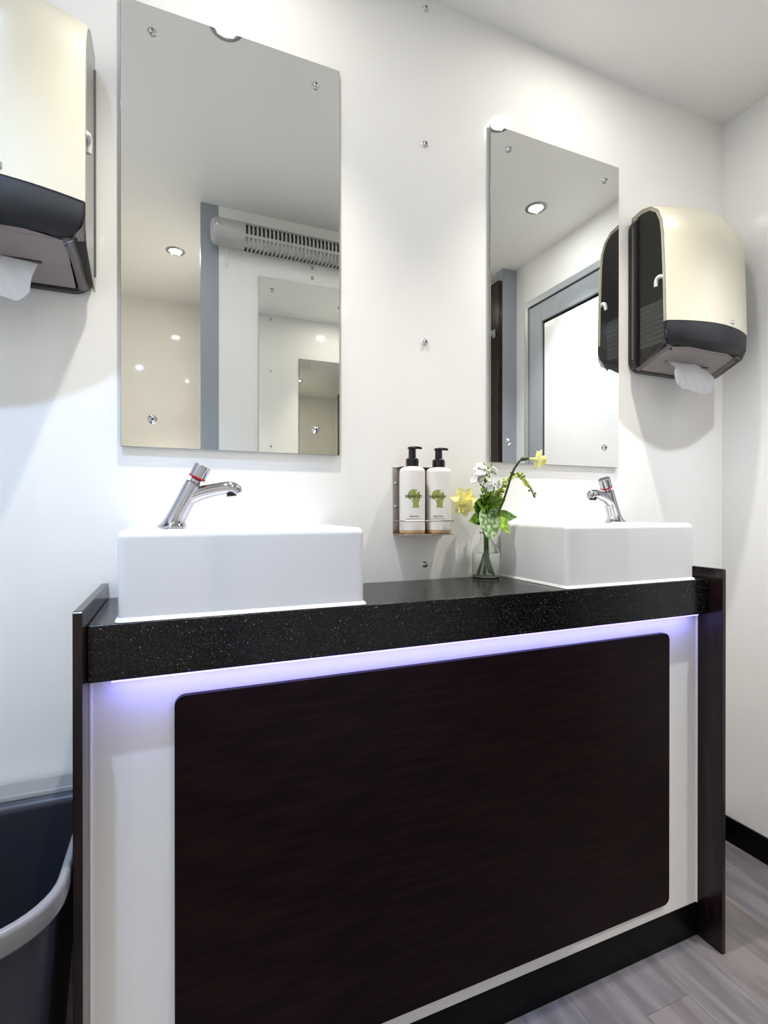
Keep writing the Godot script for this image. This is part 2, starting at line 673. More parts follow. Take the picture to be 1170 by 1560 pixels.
func dark_door() -> void:
	var x := 1.49
	var o := thing("door_2", "dark brown cubicle door standing open with a clear hook", "door", Vector3(x, 0.02, 1.45))
	structure(o)
	begin()
	rbox(Vector3(x - 0.018, 0.10, 1.051), Vector3(x + 0.006, 2.158, 1.66), 0.002)
	obj("door_leaf", M.wood_side, o)
	# coat hook: a rounded pale tongue on a back plate
	begin()
	rbox(Vector3(x - 0.021, 1.885, 1.076), Vector3(x - 0.0175, 1.925, 1.096), 0.0018)
	tube(smooth([Vector3(x - 0.020, 1.918, 1.086), Vector3(x - 0.034, 1.902, 1.085), Vector3(x - 0.043, 1.900, 1.084), Vector3(x - 0.048, 1.918, 1.084)], 12), [0.006, 0.007, 0.008, 0.009, 0.010, 0.010, 0.010, 0.010, 0.010, 0.010, 0.010, 0.009, 0.006], 10)
	obj("coat_hook", M.hook_grey, o)
	T = Transform3D.IDENTITY


# ---------------------------------------------------------------- vanity

func vanity() -> void:
	var xi := -0.115
	var xo := 2 * MID + 0.115
	var o := thing("vanity_unit", "white vanity unit with dark wood panel and side boards under black counter", "vanity unit", Vector3(MID, 0, 0.11))
	# side boards, taller than the counter, front top corner rounded
	for s in [-1, 1]:
		var poly := [Vector2(0.001, 0.0), Vector2(0.284, 0.0)]
		for i in 6:
			var a := PI / 2 * i / 5
			poly.append(Vector2(0.279 + 0.005 * cos(a), 0.881 + 0.005 * sin(a)))
		poly.append(Vector2(0.001, 0.886))
		var x0 := xi - 0.0115 if s < 0 else xo
		begin()
		prism(poly, Transform3D(Basis(Vector3(0, 0, 1), Vector3(0, 1, 0), Vector3(-1, 0, 0)), Vector3(x0 + 0.0115, 0, 0)), 0.0115, 0.0008)
		obj("side_board", M.wood_side, o)
	begin()
	rbox(Vector3(xi + 0.0005, 0.079, 0.204), Vector3(xo - 0.0005, 0.777, 0.222), 0.0008, 1)
	obj("front_panel", M.white_front, o)
	begin()
	prism(rrect(-0.002, 0.113, 1.053, 0.7385, 0.016, 8), Transform3D(Basis.IDENTITY, Vector3(0, 0, 0.2221)), 0.0105, 0.0006)
	obj("decor_panel", M.wood, o).set_meta("label", "dark wood decor panel with rounded corners")
	begin()
	rbox(Vector3(xi + 0.0005, 0.0, 0.206), Vector3(xo - 0.0005, 0.0795, 0.2235), 0.001)
	obj("plinth", M.black_trim, o)
	# white sealant in the corners of the front
	for s in [xi + 0.001, xo - 0.001]:
		begin()
		tube([Vector3(s, 0.08, 0.2222), Vector3(s, 0.777, 0.2222)], 0.0028, 8)
		obj("sealant_bead", M.silicone, o)
	T = Transform3D.IDENTITY

	var c := thing("countertop", "black sparkling quartz counter slab carrying both basins", "countertop", Vector3(MID, 0.7785, 0.125))
	begin()
	rbox(Vector3(xi + 0.0003, 0.7785, 0.0005), Vector3(xo - 0.0003, 0.859, 0.250), 0.0018, 2)
	obj("slab", M.quartz, c)
	T = Transform3D.IDENTITY

	# lilac light strip tucked under the front edge of the counter
	var l := thing("light_strip", "lilac light strip under the front edge of the black counter", "light strip", Vector3(MID, 0.772, 0.243))
	var glow := mat(Color(0.9, 0.88, 1.0), 0.4)
	glow.emission_enabled = true
	glow.emission = Color(0.66, 0.60, 1.0)
	glow.emission_energy_multiplier = 1.5
	begin()
	rbox(Vector3(-0.085, 0.7755, 0.2385), Vector3(2 * MID + 0.085, 0.7784, 0.2475), 0.0005, 1)
	obj("lamp_strip", glow, l)
	var a := AreaLight3D.new()
	a.name = "strip_light"
	a.area_size = Vector2(2 * MID + 0.17, 0.009)
	a.position = Vector3(0, 0.0030, 0)
	a.rotation_degrees = Vector3(-90, 0, 0)
	a.area_range = 6.0
	a.light_color = Color(0.50, 0.50, 1.0)
	a.light_energy = 0.062
	a.shadow_enabled = true
	l.add_child(a, true)
	T = Transform3D.IDENTITY


func basins_and_taps() -> void:
	# one basin in its own coordinates: 0.38 wide, 0.238 deep, standing on the counter
	var hw := 0.1895
	var b := thing("wash_basin", "white rectangular basin under the tap nearest the waste bin", "basin", Vector3(0.1115, 0.859, 0.1225), "white basins on the black counter")
	T = Transform3D.IDENTITY
	var d0 := -0.118
	var d1 := 0.1205
	var rows := []
	rows.append(ring_xz(-hw, d0, hw, d1, 0.010, 0.0))
	rows.append(ring_xz(-hw, d0, hw, d1, 0.010, 0.0))
	for e in [[0.0, 0.004], [0.0, 0.06], [0.0, 0.121], [0.0008, 0.126], [0.003, 0.130], [0.0065, 0.1325], [0.011, 0.133]]:
		rows.append(ring_xz(-hw + e[0], d0 + e[0], hw - e[0], d1 - e[0], 0.012, e[1]))
	# rim, then down into the bowl; the tap ledge is the outer 9 cm
	for e in [[0.010, 0.133], [0.013, 0.131], [0.016, 0.125], [0.020, 0.09], [0.030, 0.05], [0.05, 0.035], [0.075, 0.031]]:
		rows.append(ring_xz(-hw + 0.085 + e[0], d0 + 0.012 + e[0] * 0.8, hw - 0.010 - e[0], d1 - 0.008 - e[0] * 0.8, 0.025, e[1]))
	var c := []
	for i in rows[0].size():
		c.append(Vector3(0.035, 0.030, 0.0))
	rows.append(c)
	var bottom := _dot(Vector3(0, 0.0, 0), rows[0].size())
	rows.insert(0, bottom)
	begin()
	grid(rows, true)
	obj("bowl", M.ceramic, b)
	begin()
	lathe([[0.0, 0.031], [0.021, 0.031], [0.021, 0.033], [0.017, 0.0345], [0.0, 0.035]], 24, Vector3(0.035, 0, 0))
	obj("drain", M.chrome, b)
	begin()
	var bead := []
	for e in [[0.0, 0.006], [-0.0022, 0.0045], [-0.0042, 0.0012], [-0.0046, 0.0003], [0.0, 0.0003]]:
		bead.append(ring_xz(-hw + e[0], d0 + e[0], hw - e[0], d1 - e[0], 0.012, e[1]))
	grid(bead, true)
	obj("sealant_bead", M.silicone, b)
	var b2 := copy(b, "white rectangular basin beside the flower vase", Vector3(2 * MID - 0.1115, 0.859, 0.1225))
	# its tap ledge lies on the other side: turn the bowl and the waste over, keeping the front to the front
	for ch in b2.get_children():
		ch.queue_free()
		b2.remove_child(ch)
	T = Transform3D(Basis(Vector3(-1, 0, 0), Vector3(0, 1, 0), Vector3(0, 0, 1)), Vector3.ZERO)
	begin()
	grid_mirrored(rows)
	obj("bowl", M.ceramic, b2)
	begin()
	T = Transform3D.IDENTITY
	lathe([[0.0, 0.031], [0.021, 0.031], [0.021, 0.033], [0.017, 0.0345], [0.0, 0.035]], 24, Vector3(-0.035, 0, 0))
	obj("drain", M.chrome, b2)
	begin()
	grid(bead, true)
	obj("sealant_bead", M.silicone, b2)

	# push tap in its own coordinates: leans and pours along +x
	T = Transform3D.IDENTITY
	var t := thing("basin_tap", "chrome push tap with red ring on the basin nearest the waste bin", "tap", Vector3(-0.006, 0.992, 0.080), "chrome push taps")
	T = Transform3D.IDENTITY
	var ax := Vector3(0.44, 0.898, 0).normalized()
	begin()
	var rows2 := []
	var prof := [[0.0, 0.0, 0.0], [0.025, 0.0, 0.0], [0.025, 0.0, 0.0], [0.0248, 0.0015, 0.0], [0.0215, 0.0045, 0.0015], [0.0185, 0.010, 0.0045], [0.0168, 0.020, 0.0095], [0.0160, 0.035, 0.0172], [0.0157, 0.055, 0.027], [0.0155, 0.074, 0.0363], [0.0150, 0.0772, 0.038], [0.0140, 0.0785, 0.0385], [0.0, 0.0785, 0.0385]]
	for p in prof:
		var row := []
		var tiltv: float = clampf((p[1] - 0.004) / 0.03, 0.0, 1.0)
		var u := Vector3(1, 0, 0).lerp(Vector3(ax.y, -ax.x, 0), tiltv).normalized()
		for k in 32:
			var a := TAU * k / 32
			row.append(Vector3(p[2], p[1], 0) + u * cos(a) * p[0] + Vector3(0, 0, 1) * sin(a) * p[0])
		rows2.append(row)
	grid(rows2, true)
	obj("tap_body", M.chrome, t)
	begin()
	tube(smooth([Vector3(0.022, 0.047, 0), Vector3(0.045, 0.0585, 0), Vector3(0.075, 0.0665, 0), Vector3(0.098, 0.070, 0), Vector3(0.110, 0.067, 0), Vector3(0.1145, 0.060, 0)], 16), [0.0135, 0.0135, 0.0135, 0.0133, 0.0130, 0.0127, 0.0124, 0.0121, 0.0118, 0.0115, 0.0113, 0.0112, 0.0112, 0.0112, 0.0110, 0.0103, 0.008], 20, true, 1.0)
	obj("spout", M.chrome, t)
	begin()
	T = Transform3D(Basis(Vector3(0, 0, 1), 0.12), Vector3(0.103, 0.0545, 0))
	lathe([[0.0, 0.0], [0.0085, 0.0], [0.0088, 0.001], [0.0088, 0.008]], 20)
	obj("aerator", M.black_plastic, t)
	var up := Basis(Vector3(ax.y, -ax.x, 0), ax, Vector3(0, 0, 1))
	T = Transform3D(up, Vector3(0.0385, 0.0785, 0))
	begin()
	lathe([[0.0, -0.002], [0.0095, -0.002], [0.0095, 0.009], [0.0, 0.009]], 24)
	obj("neck", M.chrome, t)
	begin()
	lathe([[0.012, 0.0085], [0.0150, 0.0085], [0.0150, 0.0085], [0.0150, 0.0118], [0.0150, 0.0118], [0.012, 0.0118]], 32)
	obj("red_ring", M.red, t)
	begin()
	lathe([[0.0, 0.0112], [0.0146, 0.0112], [0.0146, 0.0112], [0.0146, 0.032], [0.0142, 0.0332], [0.0130, 0.0338], [0.0118, 0.0334], [0.0118, 0.0334], [0.0, 0.0330]], 32)
	obj("push_knob", M.chrome, t)
	T = Transform3D.IDENTITY
	t.rotation_degrees.y = -13.0
	copy(t, "chrome push tap with red ring on the basin beside the vase", Vector3(2 * MID + 0.006, 0.992, 0.080), deg_to_rad(193.0))


func grid_mirrored(rows: Array) -> void:
	var out := []
	for r in rows:
		var row := []
		for p in r:
			row.append(Vector3(-p.x, p.y, p.z))
		out.append(row)
	T = Transform3D.IDENTITY
	grid(out, true)


# ---------------------------------------------------------------- mirrors

func mirror(x0: float, x1: float, z: float, n: float, label: String) -> void:
	var y0 := 1.1395
	var y1 := 1.972
	var o := thing("wall_mirror", label, "mirror", Vector3((x0 + x1) / 2, y0, z), "frameless rectangular mirrors")
	var th := 0.006
	begin()
	rbox(Vector3(x0, y0, z if n > 0 else z - th + 0.0004), Vector3(x1, y1, z + th - 0.0004 if n > 0 else z), 0.0006, 1)
	obj("glass_edge", M.mirror_edge, o)
	begin()
	var zf := z + n * th
	rbox(Vector3(x0 + 0.0008, y0 + 0.0008, zf - 0.0006), Vector3(x1 - 0.0008, y1 - 0.0008, zf + 0.0002 * n if n > 0 else zf), 0.0001, 1)
	obj("mirror_face", M.mirror, o)
	for dx in [0.0535, -0.0535]:
		for y in [1.1925, 1.922]:
			screw_mesh(Vector3((x0 if dx > 0 else x1) + dx, y, zf + n * 0.0004), Vector3(0, 0, n), o, 0.0068)
	T = Transform3D.IDENTITY


func mirrors() -> void:
	mirror(-0.094, 0.3285, 0.003, 1.0, "tall frameless mirror above the basin nearest the waste bin")
	mirror(2 * MID - 0.3285, 2 * MID + 0.094, 0.003, 1.0, "tall frameless mirror above the basin beside the flowers")
	mirror(MID - 0.211, MID + 0.211, ZF, -1.0, "mirror on the opposite wall, seen reflected below the heater")


# ---------------------------------------------------------------- towel dispensers

func dispensers() -> void:
	var o := thing("towel_dispenser", "cream and black paper towel dispenser above the waste bin", "towel dispenser", Vector3(2 * MID - 1.337, 1.410, 0.0), "paper towel dispensers on the mirror wall")
	T = Transform3D.IDENTITY
	var hw := 0.1595
	# back frame
	begin()
	prism(rrect(-hw + 0.002, 0.0, hw - 0.002, 0.43, 0.035, 6), Transform3D(Basis.IDENTITY, Vector3(0, 0, 0.0005)), 0.020, 0.003)
	obj("back_frame", M.black_plastic, o)
	# outline of the sides (z, y)
	var side := [Vector2(0.016, 0.425), Vector2(0.05, 0.432), Vector2(0.078, 0.425), Vector2(0.100, 0.405), Vector2(0.112, 0.375), Vector2(0.117, 0.335), Vector2(0.122, 0.22), Vector2(0.1245, 0.105), Vector2(0.124, 0.065), Vector2(0.112, 0.040), Vector2(0.04, 0.006), Vector2(0.016, 0.004)]
	for s in [-1, 1]:
		begin()
		var x0: float = hw - 0.003 if s > 0 else -hw
		prism(side, Transform3D(Basis(Vector3(0, 0, 1), Vector3(0, 1, 0), Vector3(-1, 0, 0)), Vector3(x0 + 0.003, 0, 0)), 0.003)
		var sp := obj("side_window", M.smoke, o)
		sp.set_meta("label", "dark smoked side window")
		begin()
		tube([Vector3(s * (hw - 0.001), 0.40, 0.020), Vector3(s * (hw - 0.001), 0.03, 0.020)], 0.003, 8)
		obj("frame_lip", M.tray_dark, sp)
		# white lock button
		begin()
		tube(smooth([Vector3(s * (hw - 0.004), 0.222, 0.112), Vector3(s * (hw + 0.0005), 0.226, 0.106), Vector3(s * (hw + 0.0005), 0.220, 0.096), Vector3(s * (hw - 0.001), 0.204, 0.093)], 8), 0.0055, 8)
		obj("lock_lever", M.hook, o)
	# front cover: the side outline swept across and bowed forward
	var prof := [Vector3(0.428, 0.018, 0.0), Vector3(0.434, 0.05, 0.2), Vector3(0.4285, 0.080, 0.5), Vector3(0.409, 0.103, 0.8), Vector3(0.377, 0.1165, 1.0), Vector3(0.335, 0.1215, 1.0), Vector3(0.22, 0.1265, 1.0), Vector3(0.105, 0.129, 1.0)]
	cover(prof, hw, 0.031, 0.013)
	obj("front_cover", M.cream, o)
	var prof2 := [Vector3(0.1045, 0.128, 1.0), Vector3(0.085, 0.1285, 1.0), Vector3(0.066, 0.127, 0.97), Vector3(0.052, 0.121, 0.9), Vector3(0.044, 0.111, 0.8)]
	cover(prof2, hw - 0.0005, 0.031, 0.013, [0.0, 0.001, 0.006, 0.015, 0.028])
	obj("front_band", M.band, o)
	# underside: sloping grey tray between two rounded rails
	begin()
	var tw := hw - 0.030
	var a := Vector3(0, 0.044, 0.112)
	var b := Vector3(0, 0.004, 0.020)
	for e in [[0.0, 0.50], [0.56, 1.0]]:
		var p := a.lerp(b, e[0])
		var q := a.lerp(b, e[1])
		quad(Vector3(-tw, p.y, p.z), Vector3(tw, p.y, p.z), Vector3(tw, q.y, q.z), Vector3(-tw, q.y, q.z), Vector3(0, -1, 0.4).normalized())
		quad(Vector3(-tw, p.y + 0.003, p.z), Vector3(tw, p.y + 0.003, p.z), Vector3(tw, q.y + 0.003, q.z), Vector3(-tw, q.y + 0.003, q.z), Vector3(0, 1, -0.4).normalized())
	for e in [[-tw, -0.088], [0.088, tw]]:
		var p := a.lerp(b, 0.49)
		var q := a.lerp(b, 0.57)
		quad(Vector3(e[0], p.y, p.z), Vector3(e[1], p.y, p.z), Vector3(e[1], q.y, q.z), Vector3(e[0], q.y, q.z), Vector3(0, -1, 0.4).normalized())
	# front part of the tray under the bowed band
	var r1 := []
	var r2 := []
	for i in 17:
		var u := -1.0 + i / 8.0
		r1.append(Vector3(u * tw, 0.046, 0.106 + 0.027 * (1.0 - u * u)))
		r2.append(Vector3(u * tw, 0.044, 0.110))
	grid([r1, r2])
	obj("bottom_tray", M.tray, o)
	for s in [-1, 1]:
		begin()
		tube(smooth([Vector3(s * (tw + 0.004), 0.046, 0.116), Vector3(s * (tw + 0.009), 0.032, 0.076), Vector3(s * (tw + 0.012), 0.008, 0.020)], 8), 0.0085, 10)
		obj("tray_rail", M.tray_rail, o)
		begin()
		quad(Vector3(s * (tw + 0.010), 0.044, 0.112), Vector3(s * hw, 0.050, 0.110), Vector3(s * hw, 0.010, 0.020), Vector3(s * (tw + 0.010), 0.008, 0.020), Vector3(0, -1, 0.3).normalized())
		obj("tray_cheek", M.black_plastic, o)
	# small maker's plate low on the cover
	begin()
	var zp := 0.1285 + 0.031 * (1.0 - pow(0.045 / hw, 2.0))
	rbox(Vector3(0.033, 0.113, zp - 0.0035), Vector3(0.057, 0.123, zp + 0.0008), 0.0006, 1)
	var plate := obj("name_plate", M.tray, o)
	begin()
	rbox(Vector3(0.0358, 0.1156, zp + 0.0003), Vector3(0.0542, 0.1204, zp + 0.0012), 0.0004, 1)
	obj("name_inlay", mat(Color(0.86, 0.85, 0.82), 0.4), plate)
	# the towels waiting inside
	begin()
	for i in 9:
		rbox(Vector3(-hw + 0.014, 0.056 + i * 0.013, 0.030), Vector3(hw - 0.014, 0.068 + i * 0.013, 0.104 + 0.002 * (i % 2)), 0.003, 2)
	obj("towel_stack", M.paper, o)
	copy(o, "cream and black paper towel dispenser near the room corner", Vector3(1.337, 1.410, 0.0))

	# a towel hanging out of each
	towel(Vector3(2 * MID - 1.337, 1.410, 0.0), -0.080, 0.082, [0.004, 0.002, 0.0, 0.0, 0.0, 0.002, 0.0, -0.002, -0.004], [0.0, 0.002, 0.006, 0.010, 0.012, 0.010, 0.010, 0.014, 0.016], 0.062, "white paper towel hanging from the dispenser above the bin")
	towel(Vector3(1.337, 1.410, 0.0), -0.082, 0.086, [0.0, 0.008, 0.004, 0.003, 0.008, 0.012, 0.006, -0.006, -0.010], [-0.018, -0.002, 0.006, 0.010, 0.012, 0.014, 0.014, 0.010, 0.004], 0.070, "white paper towel hanging from the dispenser near the corner")


func cover(prof: Array, half: float, bow: float, lip: float, draw_in := []) -> void:
	# prof: (y, z, how far it bows); corners roll over onto the sides and end in a lip
	begin()
	var rows := []
	for i in prof.size():
		var p: Vector3 = prof[i]
		var hw: float = half - (draw_in[i] if draw_in else 0.0)
		var pa: Vector3 = prof[maxi(i - 1, 0)]
		var pb: Vector3 = prof[mini(i + 1, prof.size() - 1)]
		var t := Vector2(pb.y - pa.y, pb.x - pa.x).normalized()      # (z, y) along
		var n := Vector2(-t.y, t.x)                                 # outward (z, y)
		if n.x + n.y < 0.0:
			n = -n
		var row := []
		var inner := Vector2(p.y, p.x) - n * lip
		row.append(Vector3(-hw + 0.002, inner.y, inner.x))
		row.append(Vector3(-hw, inner.y, inner.x))
		row.append(Vector3(-hw, inner.y, inner.x))
		for k in 5:
			var a := PI / 2 * k / 4
			var q := Vector2(p.y, p.x) - n * (0.006 - 0.006 * sin(a))
			row.append(Vector3(-hw + 0.006 - 0.006 * cos(a), q.y, q.x))
		for k in range(1, 20):
			var u := -1.0 + k / 10.0
			var q := Vector2(p.y, p.x) + n * bow * p.z * (1.0 - u * u)
			row.append(Vector3(u * (hw - 0.006), q.y, q.x))
		for k in 5:
			var a := PI / 2 * (4 - k) / 4
			var q := Vector2(p.y, p.x) - n * (0.006 - 0.006 * sin(a))
			row.append(Vector3(hw - 0.006 + 0.006 * cos(a), q.y, q.x))
		row.append(Vector3(hw, inner.y, inner.x))
		row.append(Vector3(hw, inner.y, inner.x))
		row.append(Vector3(hw - 0.002, inner.y, inner.x))
		rows.append(row)
	# thickness at the ends
	grid(rows)
	var last: Array = rows[rows.size() - 1]
	var back := []
	for p in last:
		back.append(p + Vector3(0, 0.0, -0.006))
	grid([last, back])


func towel(at: Vector3, x0: float, x1: float, top: Array, wave: Array, drop: float, label: String) -> void:
	var o := thing("paper_towel", label, "paper towel", at, "paper towels hanging from the dispensers")
	T = Transform3D.IDENTITY
	begin()
	for s in [0.0, 0.0010]:
		var rows := []
		for j in 13:
			var v := j / 12.0
			var row := []
			for i in 33:
				var u := i / 32.0
				var wi := u * 8.0
				var k := mini(int(wi), 7)
				var f := smoothstep(0.0, 1.0, wi - k)
				var w: float = lerpf(wave[k], wave[k + 1], f)
				var tp: float = lerpf(top[k], top[k + 1], f)
				var x := lerpf(x0, x1, u) + v * (0.5 - u) * 0.014
				var y := 0.024 + tp - v * (drop + w + tp)
				# comes out of the slot, bends over and hangs, with soft creases
				var z: float = 0.062 + 0.030 * sin(minf(v * 1.9, 1.6)) - 0.010 * v + 0.004 * sin(u * 11.0 + v * 3.0) * v + 0.0022 * sin(u * 31.0 - v * 9.0) * v + s
				var c := maxf(absf(u - 0.5) - 0.38, 0.0) / 0.12
				y += c * c * 0.016 * v
				row.append(Vector3(x, y, z))
			rows.append(row)
		grid(rows, false, s == 0.0)
	obj("sheet", M.paper, o)
	T = Transform3D.IDENTITY


# ---------------------------------------------------------------- soap

func soap() -> void:
	var h := thing("soap_holder", "brushed steel wall holder carrying two soap bottles", "soap holder", Vector3(0.525, 0.966, 0.0))
	var x0 := 0.4575
	var x1 := 0.588
	begin()
	rbox(Vector3(x0, 0.966, 0.0005), Vector3(x1, 1.120, 0.0025), 0.0006, 1)
	obj("back_plate", M.steel, h)
	begin()
	rbox(Vector3(x0, 0.966, 0.0005), Vector3(x1 - 0.008, 0.9685, 0.064), 0.0006, 1)
	obj("base_plate", M.steel, h)
	begin()
	tube([Vector3(x0 + 0.001, 0.9975, 0.002), Vector3(x0 + 0.001, 0.9975, 0.0655), Vector3(x0 + 0.0015, 0.9975, 0.0665), Vector3(x1 - 0.009, 0.9975, 0.0665), Vector3(x1 - 0.008, 0.9975, 0.0655), Vector3(x1 - 0.008, 0.9975, 0.002)], 0.0013, 8)
	obj("retaining_bar", M.steel, h)
	begin()
	rbox(Vector3(0.470, 1.1185, 0.0005), Vector3(0.582, 1.1203, 0.022), 0.0006, 1)
	obj("top_plate", M.steel, h)
	for y in [1.083, 1.030]:
		screw_mesh(Vector3(0.4635, y, 0.0027), Vector3(0, 0, 1), h, 0.0036)
	bottle(Vector3(0.4905, 0.9687, 0.0345), "HAND WASH", -0.29, "white pump soap bottle standing next to the holder's bare screwed side")
	bottle(Vector3(0.5575, 0.9687, 0.0345), "HAND LOTION", -0.55, "white pump lotion bottle standing next to the yellow daffodil")
	T = Transform3D.IDENTITY


func bottle(at: Vector3, words: String, face: float, label: String) -> void:
	var o := thing("soap_bottle", label, "bottle", at, "pump bottles in the steel holder")
	T = Transform3D.IDENTITY
	var r := 0.0288
	begin()
	lathe([[0.0, 0.0], [r - 0.003, 0.0], [r - 0.0008, 0.0012], [r - 0.0002, 0.004], [r - 0.0002, 0.138], [r - 0.0015, 0.1435], [r - 0.006, 0.1475], [0.0155, 0.1495], [0.0115, 0.1500], [0.0115, 0.154], [0.0, 0.154]], 48)
	obj("bottle_body", M.bottle_plastic, o)
	begin()
	lathe([[r - 0.0002, 0.0085], [r, 0.0085], [r, 0.0085], [r, 0.138], [r - 0.0013, 0.1438], [r - 0.0058, 0.1478], [0.0155, 0.1498]], 48)
	obj("label_sleeve", M.bottle_label, o)
	begin()
	lathe([[0.0, 0.1505], [0.0142, 0.1505], [0.0142, 0.1505], [0.0145, 0.152], [0.0145, 0.1655], [0.0138, 0.1675], [0.0100, 0.1695], [0.0085, 0.1705], [0.0085, 0.1705], [0.0082, 0.190], [0.0, 0.190]], 32)
	obj("pump_collar", M.black_gloss, o)
	begin()
	lathe([[0.0, 0.1895], [0.0100, 0.1895], [0.0108, 0.1905], [0.0108, 0.1925], [0.0095, 0.1942], [0.0, 0.195]], 24)
	tube(smooth([Vector3(0.0, 0.1922, 0.0), Vector3(0.012, 0.1925, 0.006), Vector3(0.0175, 0.1915, 0.0088), Vector3(0.0185, 0.1895, 0.0092)], 8), [0.0038, 0.0038, 0.0036, 0.0034, 0.0032, 0.0030, 0.0028, 0.0027, 0.0025], 10)
	obj("pump_spout", M.black_gloss, o)
	# print, wrapped on the label and turned to face the room
	begin()
	var tree := []
	for i in 56:
		var a := TAU * i / 56
		var rad := 0.0158 * (1.0 if i % 2 == 0 else 0.93)
		if a > 3.55 and a < 5.0:
			rad *= 0.80
		if absf(a - 0.95) < 0.07:
			rad *= 0.45
		if absf(a - 4.1) < 0.07:
			rad *= 0.35
		tree.append(Vector2(rad * cos(a), 0.0835 + rad * sin(a)))
	wrap_poly(tree, r + 0.00015, face)
	wrap_poly([Vector2(-0.005, 0.0745), Vector2(0.0115, 0.0745), Vector2(0.0102, 0.066), Vector2(0.0118, 0.0580), Vector2(0.0088, 0.0592), Vector2(0.0068, 0.0576), Vector2(0.004, 0.0592), Vector2(0.0010, 0.0578), Vector2(-0.0035, 0.0592), Vector2(-0.0020, 0.066)], r + 0.0002, face)
	obj("print_tree", M.print_green, o)
	begin()
	wrap_text("BRAMLEY", 0.0060, 0.0800, r + 0.0004, face, 0.041)
	obj("print_name", M.print_dark, o)
	begin()
	wrap_text(words, 0.0032, 0.0375, r + 0.0003, face, 0.022)
	# a line too fine to read
	var x := -0.019
	while x < 0.018:
		var wide := rng.randf_range(0.0012, 0.0045)
		wrap_poly([Vector2(x, 0.0332), Vector2(minf(x + wide, 0.019), 0.0332), Vector2(minf(x + wide, 0.019), 0.0341), Vector2(x, 0.0341)], r + 0.0003, face)
		x += wide + 0.0009
	obj("print_words", M.print_dark, o)
	T = Transform3D.IDENTITY


func wrap_pt(v: Vector2, r: float, face: float) -> Vector3:
	var a := v.x / r + face
	return Vector3(sin(a) * r, v.y, cos(a) * r)


func wrap_tri(a: Vector2, b: Vector2, c: Vector2, r: float, face: float, depth := 0) -> void:
	var e := [absf(a.x - b.x), absf(b.x - c.x), absf(c.x - a.x)]
	if depth < 6 and maxf(e[0], maxf(e[1], e[2])) > 0.0025:
		if e[0] >= e[1] and e[0] >= e[2]:
			var m := (a + b) / 2
			wrap_tri(a, m, c, r, face, depth + 1)
			wrap_tri(m, b, c, r, face, depth + 1)
		elif e[1] >= e[2]:
			var m := (b + c) / 2
			wrap_tri(a, b, m, r, face, depth + 1)
			wrap_tri(a, m, c, r, face, depth + 1)
		else:
			var m := (c + a) / 2
			wrap_tri(a, b, m, r, face, depth + 1)
			wrap_tri(m, b, c, r, face, depth + 1)
		return
	var pa := wrap_pt(a, r, face)
	var pb := wrap_pt(b, r, face)
	var pc := wrap_pt(c, r, face)
	tri(pa, pb, pc, Vector3(pa.x, 0, pa.z).normalized(), Vector3(pb.x, 0, pb.z).normalized(), Vector3(pc.x, 0, pc.z).normalized())


func wrap_poly(poly: Array, r: float, face: float) -> void:
	var pv := PackedVector2Array(poly)
	var ids := Geometry2D.triangulate_polygon(pv)
	for i in range(0, ids.size(), 3):
		wrap_tri(pv[ids[i]], pv[ids[i + 1]], pv[ids[i + 2]], r, face)


func wrap_text(words: String, height: float, y: float, r: float, face: float, width: float) -> bool:
	var tm := TextMesh.new()
	var f := SystemFont.new()
	f.font_names = PackedStringArray(["Droid Sans"])
	f.font_weight = 700
	tm.font = f
	tm.text = words
	tm.font_size = 32
	tm.pixel_size = 0.01
	tm.depth = 0.0
	tm.curve_step = 2.0
	var arr := tm.get_mesh_arrays()
	if arr.is_empty() or arr[Mesh.ARRAY_VERTEX] == null:
		return false
	var v: PackedVector3Array = arr[Mesh.ARRAY_VERTEX]
	var idx = arr[Mesh.ARRAY_INDEX]
	if idx == null:
		idx = PackedInt32Array(range(v.size()))
	var lo := Vector2(1e9, 1e9)
	var hi := -lo
	for p in v:
		lo = lo.min(Vector2(p.x, p.y))
		hi = hi.max(Vector2(p.x, p.y))
	for i in range(0, idx.size(), 3):
		var q := []
		for k in 3:
			var p: Vector3 = v[idx[i + k]]
			q.append(Vector2(((p.x - lo.x) / (hi.x - lo.x) - 0.5) * width, y + (p.y - lo.y) / (hi.y - lo.y) * height))
		wrap_tri(q[0], q[1], q[2], r, face)
	return true


# ---------------------------------------------------------------- flowers

